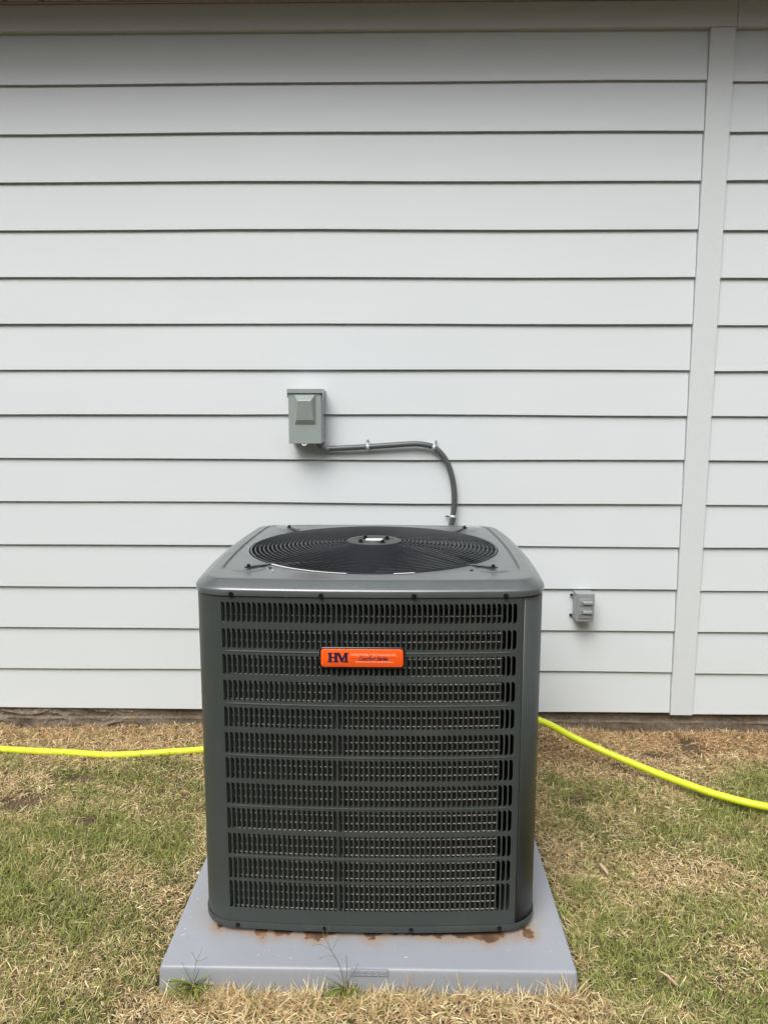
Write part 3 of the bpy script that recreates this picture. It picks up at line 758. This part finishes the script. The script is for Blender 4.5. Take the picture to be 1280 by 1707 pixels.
# ------------------------------------------------------------------ refrigerant line behind the unit (the hose lies over it)
m = MB(); m.tube([(.36, 2.636, .175), (.36, 2.75, .175), (.36, 2.88, .177), (.36, 3.04, .180)], .022, 14)
ln = m.build('refrigerant_line', M['foam'], None, smooth=True); tag(ln, 'black foam wrapped pipe running from the back of the unit into the wall', 'pipe')

# ------------------------------------------------------------------ garden hose
hp = [(-4.6, 2.62, .05), (-3.2, 2.80, .05), (-2.2, 2.835, .052), (-1.85, 2.830, .052), (-1.5873, 2.8150, .0520), (-1.3352, 2.7920, .0515), (-1.0874, 2.7680, .0500), (-.7894, 2.8083, .0520), (-.60, 2.85, .056), (-.35, 2.88, .065), (-.05, 2.88, .10), (.15, 2.86, .180), (.30, 2.845, .212), (.44, 2.825, .212), (.5788, 2.80, .185), (.6817, 2.78, .1365), (.7893, 2.74, .0989), (.8888, 2.685, .076), (.9799, 2.62, .0620), (1.0658, 2.555, .0545), (1.1483, 2.495, .0500), (1.2852, 2.43, .0460), (1.6, 2.36, .034), (2.2, 2.30, .030), (3.2, 2.36, .03), (4.4, 2.5, .03)]
pp = smooth_path(hp, 8); pp2 = []
for p in pp:
    g = float(gz(p.x, p.y)) + .0118
    z = p.z
    if p.x < -.75: z = max(g, min(z, g + .004))
    pp2.append(Vector((p.x, p.y, max(z, g))))
# smooth heights
for _ in range(6):
    zz = [p.z for p in pp2]
    for i in range(1, len(pp2)-1): pp2[i].z = (zz[i-1] + 2*zz[i] + zz[i+1])/4
m = MB(); m.tube(pp2, .0131, 16); hs_ = m.build('garden_hose', M['hose'], None, smooth=True, angle=180)
tag(hs_, 'bright lime yellow garden hose lying on the grass beside and behind the unit', 'hose')

# ------------------------------------------------------------------ lawn
def blades(px, py, pz, length, width, az, lean, bend, col, tipcol):
    """arrays -> 7 vertex / 3 face tapered curved strips; lean = elevation of the blade root above the ground (rad)"""
    n = len(px); ts = np.array([0, .4, .75, 1.0]); ws = np.array([.85, 1.0, .7, 0.0])
    dx, dy = np.cos(az), np.sin(az); sx, sy = -dy, dx
    tw = rng.uniform(-.9, .9, n)
    V = np.zeros((n, 7, 3)); Cc = np.zeros((n, 7, 4)); Cc[..., 3] = 1
    hor = np.zeros(n); ver = np.zeros(n); prev = 0; idx = 0
    for k, t in enumerate(ts):
        e = lean - bend*t; seg = (t - prev)*length
        hor = hor + seg*np.cos(e); ver = ver + seg*np.sin(e); prev = t
        cx = px + dx*hor; cy = py + dy*hor; cz = pz + np.maximum(ver, -.004)
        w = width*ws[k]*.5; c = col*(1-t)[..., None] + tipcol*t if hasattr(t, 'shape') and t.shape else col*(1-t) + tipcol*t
        if k < 3:
            for sgn in (-1, 1):
                V[:, idx, 0] = cx + sgn*sx*w*np.cos(tw); V[:, idx, 1] = cy + sgn*sy*w*np.cos(tw); V[:, idx, 2] = cz + sgn*w*np.sin(tw)
                Cc[:, idx, :3] = c; idx += 1
        else:
            V[:, idx, 0] = cx; V[:, idx, 1] = cy; V[:, idx, 2] = cz; Cc[:, idx, :3] = c
    b = (np.arange(n)*7)[:, None]
    F = np.concatenate([b+np.array([[0,1,3]]), b+np.array([[0,3,2]]), b+np.array([[2,3,5]]), b+np.array([[2,5,4]]), b+np.array([[4,5,6]])], 0)
    return V.reshape(-1, 3), F, Cc.reshape(-1, 4)
def lawn_obj(name, parts):
    off = 0; Vs, Fs, Cs = [], [], []
    for v, f, c in parts: Vs.append(v); Fs.append(f + off); Cs.append(c); off += len(v)
    V = np.concatenate(Vs); F = np.concatenate(Fs); Cc = np.concatenate(Cs)
    me = bpy.data.meshes.new(name); me.vertices.add(len(V)); me.vertices.foreach_set('co', V.astype(np.float32).ravel())
    me.loops.add(F.size); me.loops.foreach_set('vertex_index', F.astype(np.int32).ravel())
    me.polygons.add(len(F)); me.polygons.foreach_set('loop_start', np.arange(0, F.size, 3, dtype=np.int32))
    me.update(calc_edges=True)
    at = me.attributes.new('tint', 'FLOAT_COLOR', 'POINT'); at.data.foreach_set('color', Cc.astype(np.float32).ravel())
    me.materials.append(M['grass']); o = bpy.data.objects.new(name, me); C.objects.link(o); return o
STRAW = np.array([[.74,.57,.31],[.88,.74,.46],[.55,.39,.19],[.67,.55,.28],[.42,.28,.13],[.82,.69,.43]])
RUSTY = np.array([[.52,.31,.15],[.66,.43,.23],[.38,.22,.10],[.74,.54,.32]])
GREEN = np.array([[.185,.235,.048],[.25,.30,.06],[.125,.175,.035],[.38,.40,.11],[.31,.345,.08]])
OLIVE = np.array([[.38,.36,.14],[.46,.43,.18],[.31,.29,.11]])
def palette(px, py):
    n = len(px)
    patch = .5 + .30*wob(px, py, 5.0, 5) + .16*wob(px, py, 14, 12) + .10*wob(px, py, 37, 19)
    # the strip along the wall and the strip in front of the pad are dead
    rs_ = sm(-.3, .6, px); wall = sm(2.74 - .20*rs_, 2.95 - .08*rs_, py + .06*wob(px, py, 6, 2)); padf = sm(1.64, 1.60, py)*sm(.62, .45, np.abs(px+.066))
    padside = sm(.10, .0, np.abs(np.abs(px+.066)-.55))*.22
    g = np.clip(patch*1.0 - .04 - wall*1.1 - padf*.75 - padside, 0, 1)
    pg = np.clip((g-.14)*1.05, .05, .68); po_ = .32*np.clip(g*2, 0.1, 1)
    u = rng.uniform(0, 1, n); kind = np.where(u < pg, 2, np.where(u < pg+po_, 3, 0))
    rust = rng.uniform(0, 1, n) < (wall*(.50 + .25*sm(.8, 1.2, px)) + .10 + padf*.1); kind = np.where((kind == 0) & rust, 1, kind)
    col = np.zeros((n, 3))
    for k, P_ in enumerate((STRAW, RUSTY, GREEN, OLIVE)):
        s = kind == k; col[s] = P_[rng.integers(0, len(P_), s.sum())]
    col *= rng.uniform(.62, 1.38, (n, 1)); return col, kind, wall, padf
def field(n, x0, x1, y0, y1, dens=None):
    px = rng.uniform(x0, x1, n); py = rng.uniform(y0, y1, n)
    keep = ~((np.abs(px-PX) < .516) & (np.abs(py-PY) < .514)) & (py < 3.028)
    u = rng.uniform(0, 1, n); bare = np.zeros(n)
    for (cx, cy, sx, sy, d) in DIV: bare += 1.1*np.exp(-(((px-cx)/(sx*1.2))**2 + ((py-cy)/(sy*1.6))**2))
    keep &= u > bare
    px, py = px[keep], py[keep]; n = len(px)
    col, kind, wall, padf = palette(px, py); dry = kind < 2
    L = np.where(dry, rng.uniform(.012, .034, n), rng.uniform(.015, .038, n))*(1 + .25*np.clip(wob(px, py, 9, 25), -1, 1))
    Wd = np.where(dry, rng.uniform(.0010, .0023, n), rng.uniform(.0010, .0020, n))
    lean = np.where(dry, np.abs(rng.normal(.35, .35, n)), np.abs(rng.normal(.75, .35, n))); lean = np.clip(lean, .02, 1.45)
    bend = rng.uniform(-.1, 1.0, n); az = rng.uniform(0, 6.283, n)
    z = gz(px, py) + rng.uniform(-.001, .010, n)*np.where(dry, 1, .5)
    # keep blades off the pad: near its edge they turn outward unless in front of it
    ddx = px-PX; ddy = py-PY; m_ = np.maximum(np.abs(ddx)-.507, np.abs(ddy)-.505); close = m_ < .022
    out = np.where(np.abs(ddx)-.507 > np.abs(ddy)-.505, np.where(ddx > 0, 0, math.pi), np.where(ddy > 0, math.pi/2, -math.pi/2))
    az = np.where(close, out + rng.uniform(-1.2, 1.2, n), az)
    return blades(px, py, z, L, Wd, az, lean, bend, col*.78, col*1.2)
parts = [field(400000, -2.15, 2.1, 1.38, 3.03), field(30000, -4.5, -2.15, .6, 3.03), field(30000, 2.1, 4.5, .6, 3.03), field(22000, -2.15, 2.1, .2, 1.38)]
# taller straw leaning up against the front of the pad
def tuft(n, cx, cy, spx, spy, lmin, lmax, lean0, colset, wmin=.0012, wmax=.0024, az=None, azs=3.2):
    px = rng.normal(cx, spx, n); py = rng.normal(cy, spy, n); py = np.where((np.abs(px-PX) < .50) & (py > 1.640) & (py < 2.2), 1.638, py)
    col = colset[rng.integers(0, len(colset), n)]*rng.uniform(.8, 1.15, (n, 1))
    a = rng.uniform(-azs, azs, n) + (az if az is not None else 0)
    return blades(px, py, gz(px, py), rng.uniform(lmin, lmax, n), rng.uniform(wmin, wmax, n), a, np.clip(rng.normal(lean0, .28, n), .15, 1.5), rng.uniform(.2, 1.1, n), col*.85, col*1.1)
for i in range(70):
    x = rng.uniform(-.56, .45); parts.append(tuft(22, x, 1.612 + rng.uniform(-.03, .02), .016, .010, .022, .058 if rng.uniform() < .75 else .075, 1.05, STRAW))
parts.append(tuft(45, .405, 1.612, .010, .006, .045, .085, 1.1, STRAW))
for i in range(60):
    x = rng.uniform(-1.9, 1.8); parts.append(tuft(14, x, 2.99 + rng.uniform(-.05, .02), .016, .012, .020, .045, .9, RUSTY))
for i in range(90):                                                 # green tufts
    x, y = rng.uniform(-1.7, 1.6), rng.uniform(1.45, 2.6)
    if abs(x-PX) < .54 and abs(y-PY) < .54: continue
    parts.append(tuft(16, x, y, .014, .014, .02, .05, .8, GREEN))
for i in range(420):                                                # loose pale stalks
    x, y = rng.uniform(-1.8, 1.7), rng.uniform(1.42, 2.95)
    if abs(x-PX) < .58 and abs(y-PY) < .58: continue
    parts.append(tuft(1, x, y, .001, .001, .05, .11, .10, STRAW*1.1, .0012, .0022))
for i in range(160):                                                # dark matted thatch clumps
    x, y = rng.uniform(-1.9, 1.8), rng.uniform(1.45, 2.95)
    if abs(x-PX) < .56 and abs(y-PY) < .56: continue
    parts.append(tuft(60, x, y, .03, .02, .015, .035, .25, np.array([[.16,.10,.05],[.22,.15,.08],[.12,.09,.045]])))
lawn = lawn_obj('lawn', parts); tag(lawn, 'patchy short lawn of dry straw coloured and green grass', 'grass', kind='stuff')
# debris on the pad: a few clippings
cl = []
for i in range(60):
    x, y = PX + rng.uniform(-.49, .49), PY - .49 + rng.uniform(0, .09)
    if rng.uniform() < .5: x = PX + rng.choice([-1, 1])*rng.uniform(.455, .49); y = PY + rng.uniform(-.4, .4)
    col = STRAW[rng.integers(0, 6, 1)]
    cl.append(blades(np.array([x]), np.array([y]), np.array([PT+.0010]), rng.uniform(.004, .014, 1), np.array([.0011]), rng.uniform(0, 6.28, 1), np.array([.04]), np.array([.05]), col, col))
clip = lawn_obj('grass_clippings', cl); tag(clip, 'few dry grass clippings scattered on the plastic pad', 'clippings', kind='stuff')

# ------------------------------------------------------------------ weeds, leaves, pebble
def weed(loc, n, lmin, lmax, label, stalks=(), colset=GREEN, lean=.75):
    t = thing('weed', loc, label, 'weed', 'green weeds in the lawn')
    px = np.full(n, 0.) + rng.normal(0, .007, n); py = rng.normal(0, .003, n)
    col = colset[rng.integers(0, len(colset), n)]*rng.uniform(.7, 1.1, (n, 1))
    az = rng.uniform(0, 6.283, n)
    # leaves lean away from whatever stands behind
    az = np.where(np.sin(az) > .15, -az, az)
    v, f, c = blades(px, py, np.zeros(n), rng.uniform(lmin, lmax, n), rng.uniform(.0022, .0042, n), az, np.clip(rng.normal(lean, .3, n), .2, 1.5), rng.uniform(.3, 1.3, n), col*.85, col*1.1)
    me = lawn_obj('leaves', [(v, f, c)]); me.parent = t
    if stalks:
        m = MB()
        for path, r in stalks: m.tube(smooth_path(path, 3), r*.75, 5)
        m.build('stalk', stalkm, None, smooth=True).parent = t
    return t
stalkm = simple('purple_green_stalk', (.13, .12, .075), .6, var=.3)
weed((-.492, 1.637, .006), 110, .035, .085, 'green grassy weed at the left end of the front edge of the pad', [
    ([(0,0,.01),(.004,-.002,.04),(.010,0,.070)], .0008), ([(.010,0,.070),(.020,.004,.090),(.024,.004,.104)], .0006), ([(.010,0,.070),(.002,.003,.086),(-.002,.004,.092)], .0006), ([(.010,0,.070),(.028,.002,.074),(.036,.002,.080)], .0006), ([(0,0,.01),(-.016,0,.04),(-.026,.003,.065)], .0007)])
weed((-.122, 1.637, .006), 50, .035, .085, 'tall thin weed with branching seed stalks beside the moulded plate of the pad', [
    ([(0,0,.01),(-.012,.004,.06),(-.032,.010,.095)], .0010), ([(-.032,.010,.095),(-.050,.02,.128),(-.058,.028,.150)], .0008), ([(-.032,.010,.095),(-.058,.014,.108),(-.078,.016,.104)], .0006), ([(-.032,.010,.095),(-.020,.016,.115),(-.006,.020,.134)], .0006),
    ([(-.048,.018,.122),(-.040,.02,.142),(-.038,.022,.160)], .0006), ([(-.020,.006,.08),(-.040,.006,.086),(-.060,.004,.078)], .0006), ([(0,0,.01),(.006,0,.05),(.004,.002,.09)], .0009), ([(0,0,.01),(.02,0,.04),(.034,.002,.07)], .0008)])
weed((-1.322, 2.752, float(gz(-1.322, 2.752))), 30, .02, .05, 'dark green tuft growing against the yellow hose left of the unit')
weed((-.850, 2.842, float(gz(-.85, 2.842))), 22, .03, .065, 'light green tuft behind the yellow hose close to the left side of the unit', colset=np.array([[.22,.32,.06],[.28,.38,.08]]), lean=1.1)
def leaf(loc, rz, L, Wd, label, tilt):
    m = MB(); rows = []
    for i in range(9):
        u = i/8; w = Wd*math.sin(math.pi*min(1, u*.94+.05))**.8; z = .004*math.sin(u*3.1) + .006*u
        rows.append([(L*(u-.5), -w, z+.003), (L*(u-.5), -w*.45, z+.0008), (L*(u-.5), 0, z-.001), (L*(u-.5), w*.45, z+.0008), (L*(u-.5), w, z+.0035)])
    m.loft(rows, closed=False); o = m.build('dry_leaf', M['dryleaf'], None, smooth=True, solid=.0004); o.location = loc; o.rotation_euler = (tilt, -.15, rz)
    return tag(o, label, 'leaf', 'dry leaves on the lawn')
leaf((.626, 2.095, float(gz(.626, 2.095))+.024), R(118), .046, .011, 'folded tan dry leaf on the grass right of the pad, level with the unit base', .35)
leaf((.668, 1.668, float(gz(.668, 1.668))+.020), R(140), .05, .005, 'pale narrow dry leaf on the grass right of the front corner of the pad', .2)
m = MB(); sph(m, (0, 0, 0), .006, 10, 6, .7)
for i, v in enumerate(m.v): m.v[i] = (v[0]*(1+.2*math.sin(i)), v[1]*(1+.15*math.cos(i*2)), v[2])
pb = m.build('pebble', M['pebble'], None, smooth=True); pb.location = (PX-.513, 2.02, .050); tag(pb, 'tiny pale pebble at the left edge of the pad beside the unit', 'pebble')

# ------------------------------------------------------------------ unseen trees, added behind the camera to block low sky light
n = 60000; NCL = 90; cxs = np.linspace(-38, 38, NCL) + rng.uniform(-1, 1, NCL); cys = -11 - rng.uniform(0, 4, NCL) - 0*cxs; czs = np.tile([1.6, 4.2, 6.2], NCL//3) + rng.uniform(-.6, .9, NCL); rs = rng.uniform(2.0, 3.0, NCL)
k = rng.integers(0, NCL, n); d = rng.normal(0, 1, (n, 3)); d /= np.linalg.norm(d, axis=1)[:, None]; rad = rs[k]*rng.uniform(.55, 1.05, n)
ctr = np.stack([cxs[k], cys[k], czs[k]], 1) + d*rad[:, None]; ctr[:, 2] = np.maximum(ctr[:, 2], .2)
a = rng.normal(0, .24, (n, 3)); b = rng.normal(0, .24, (n, 3)); tv = np.stack([ctr + a, ctr + b, ctr - a - b*.3], 1).reshape(-1, 3)
tm = np_mesh('sky_block_trees', tv, np.arange(n*3).reshape(-1, 3)); tm.materials.append(M['leaves'])
wd = bpy.data.objects.new('sky_block_trees', tm); C.objects.link(wd); tag(wd, 'unseen row of leafy trees added to block low sky light', 'trees', kind='stuff')

# shared mesh origin helper property is no longer needed
for o in bpy.data.objects:
    if '_o' in o: del o['_o']
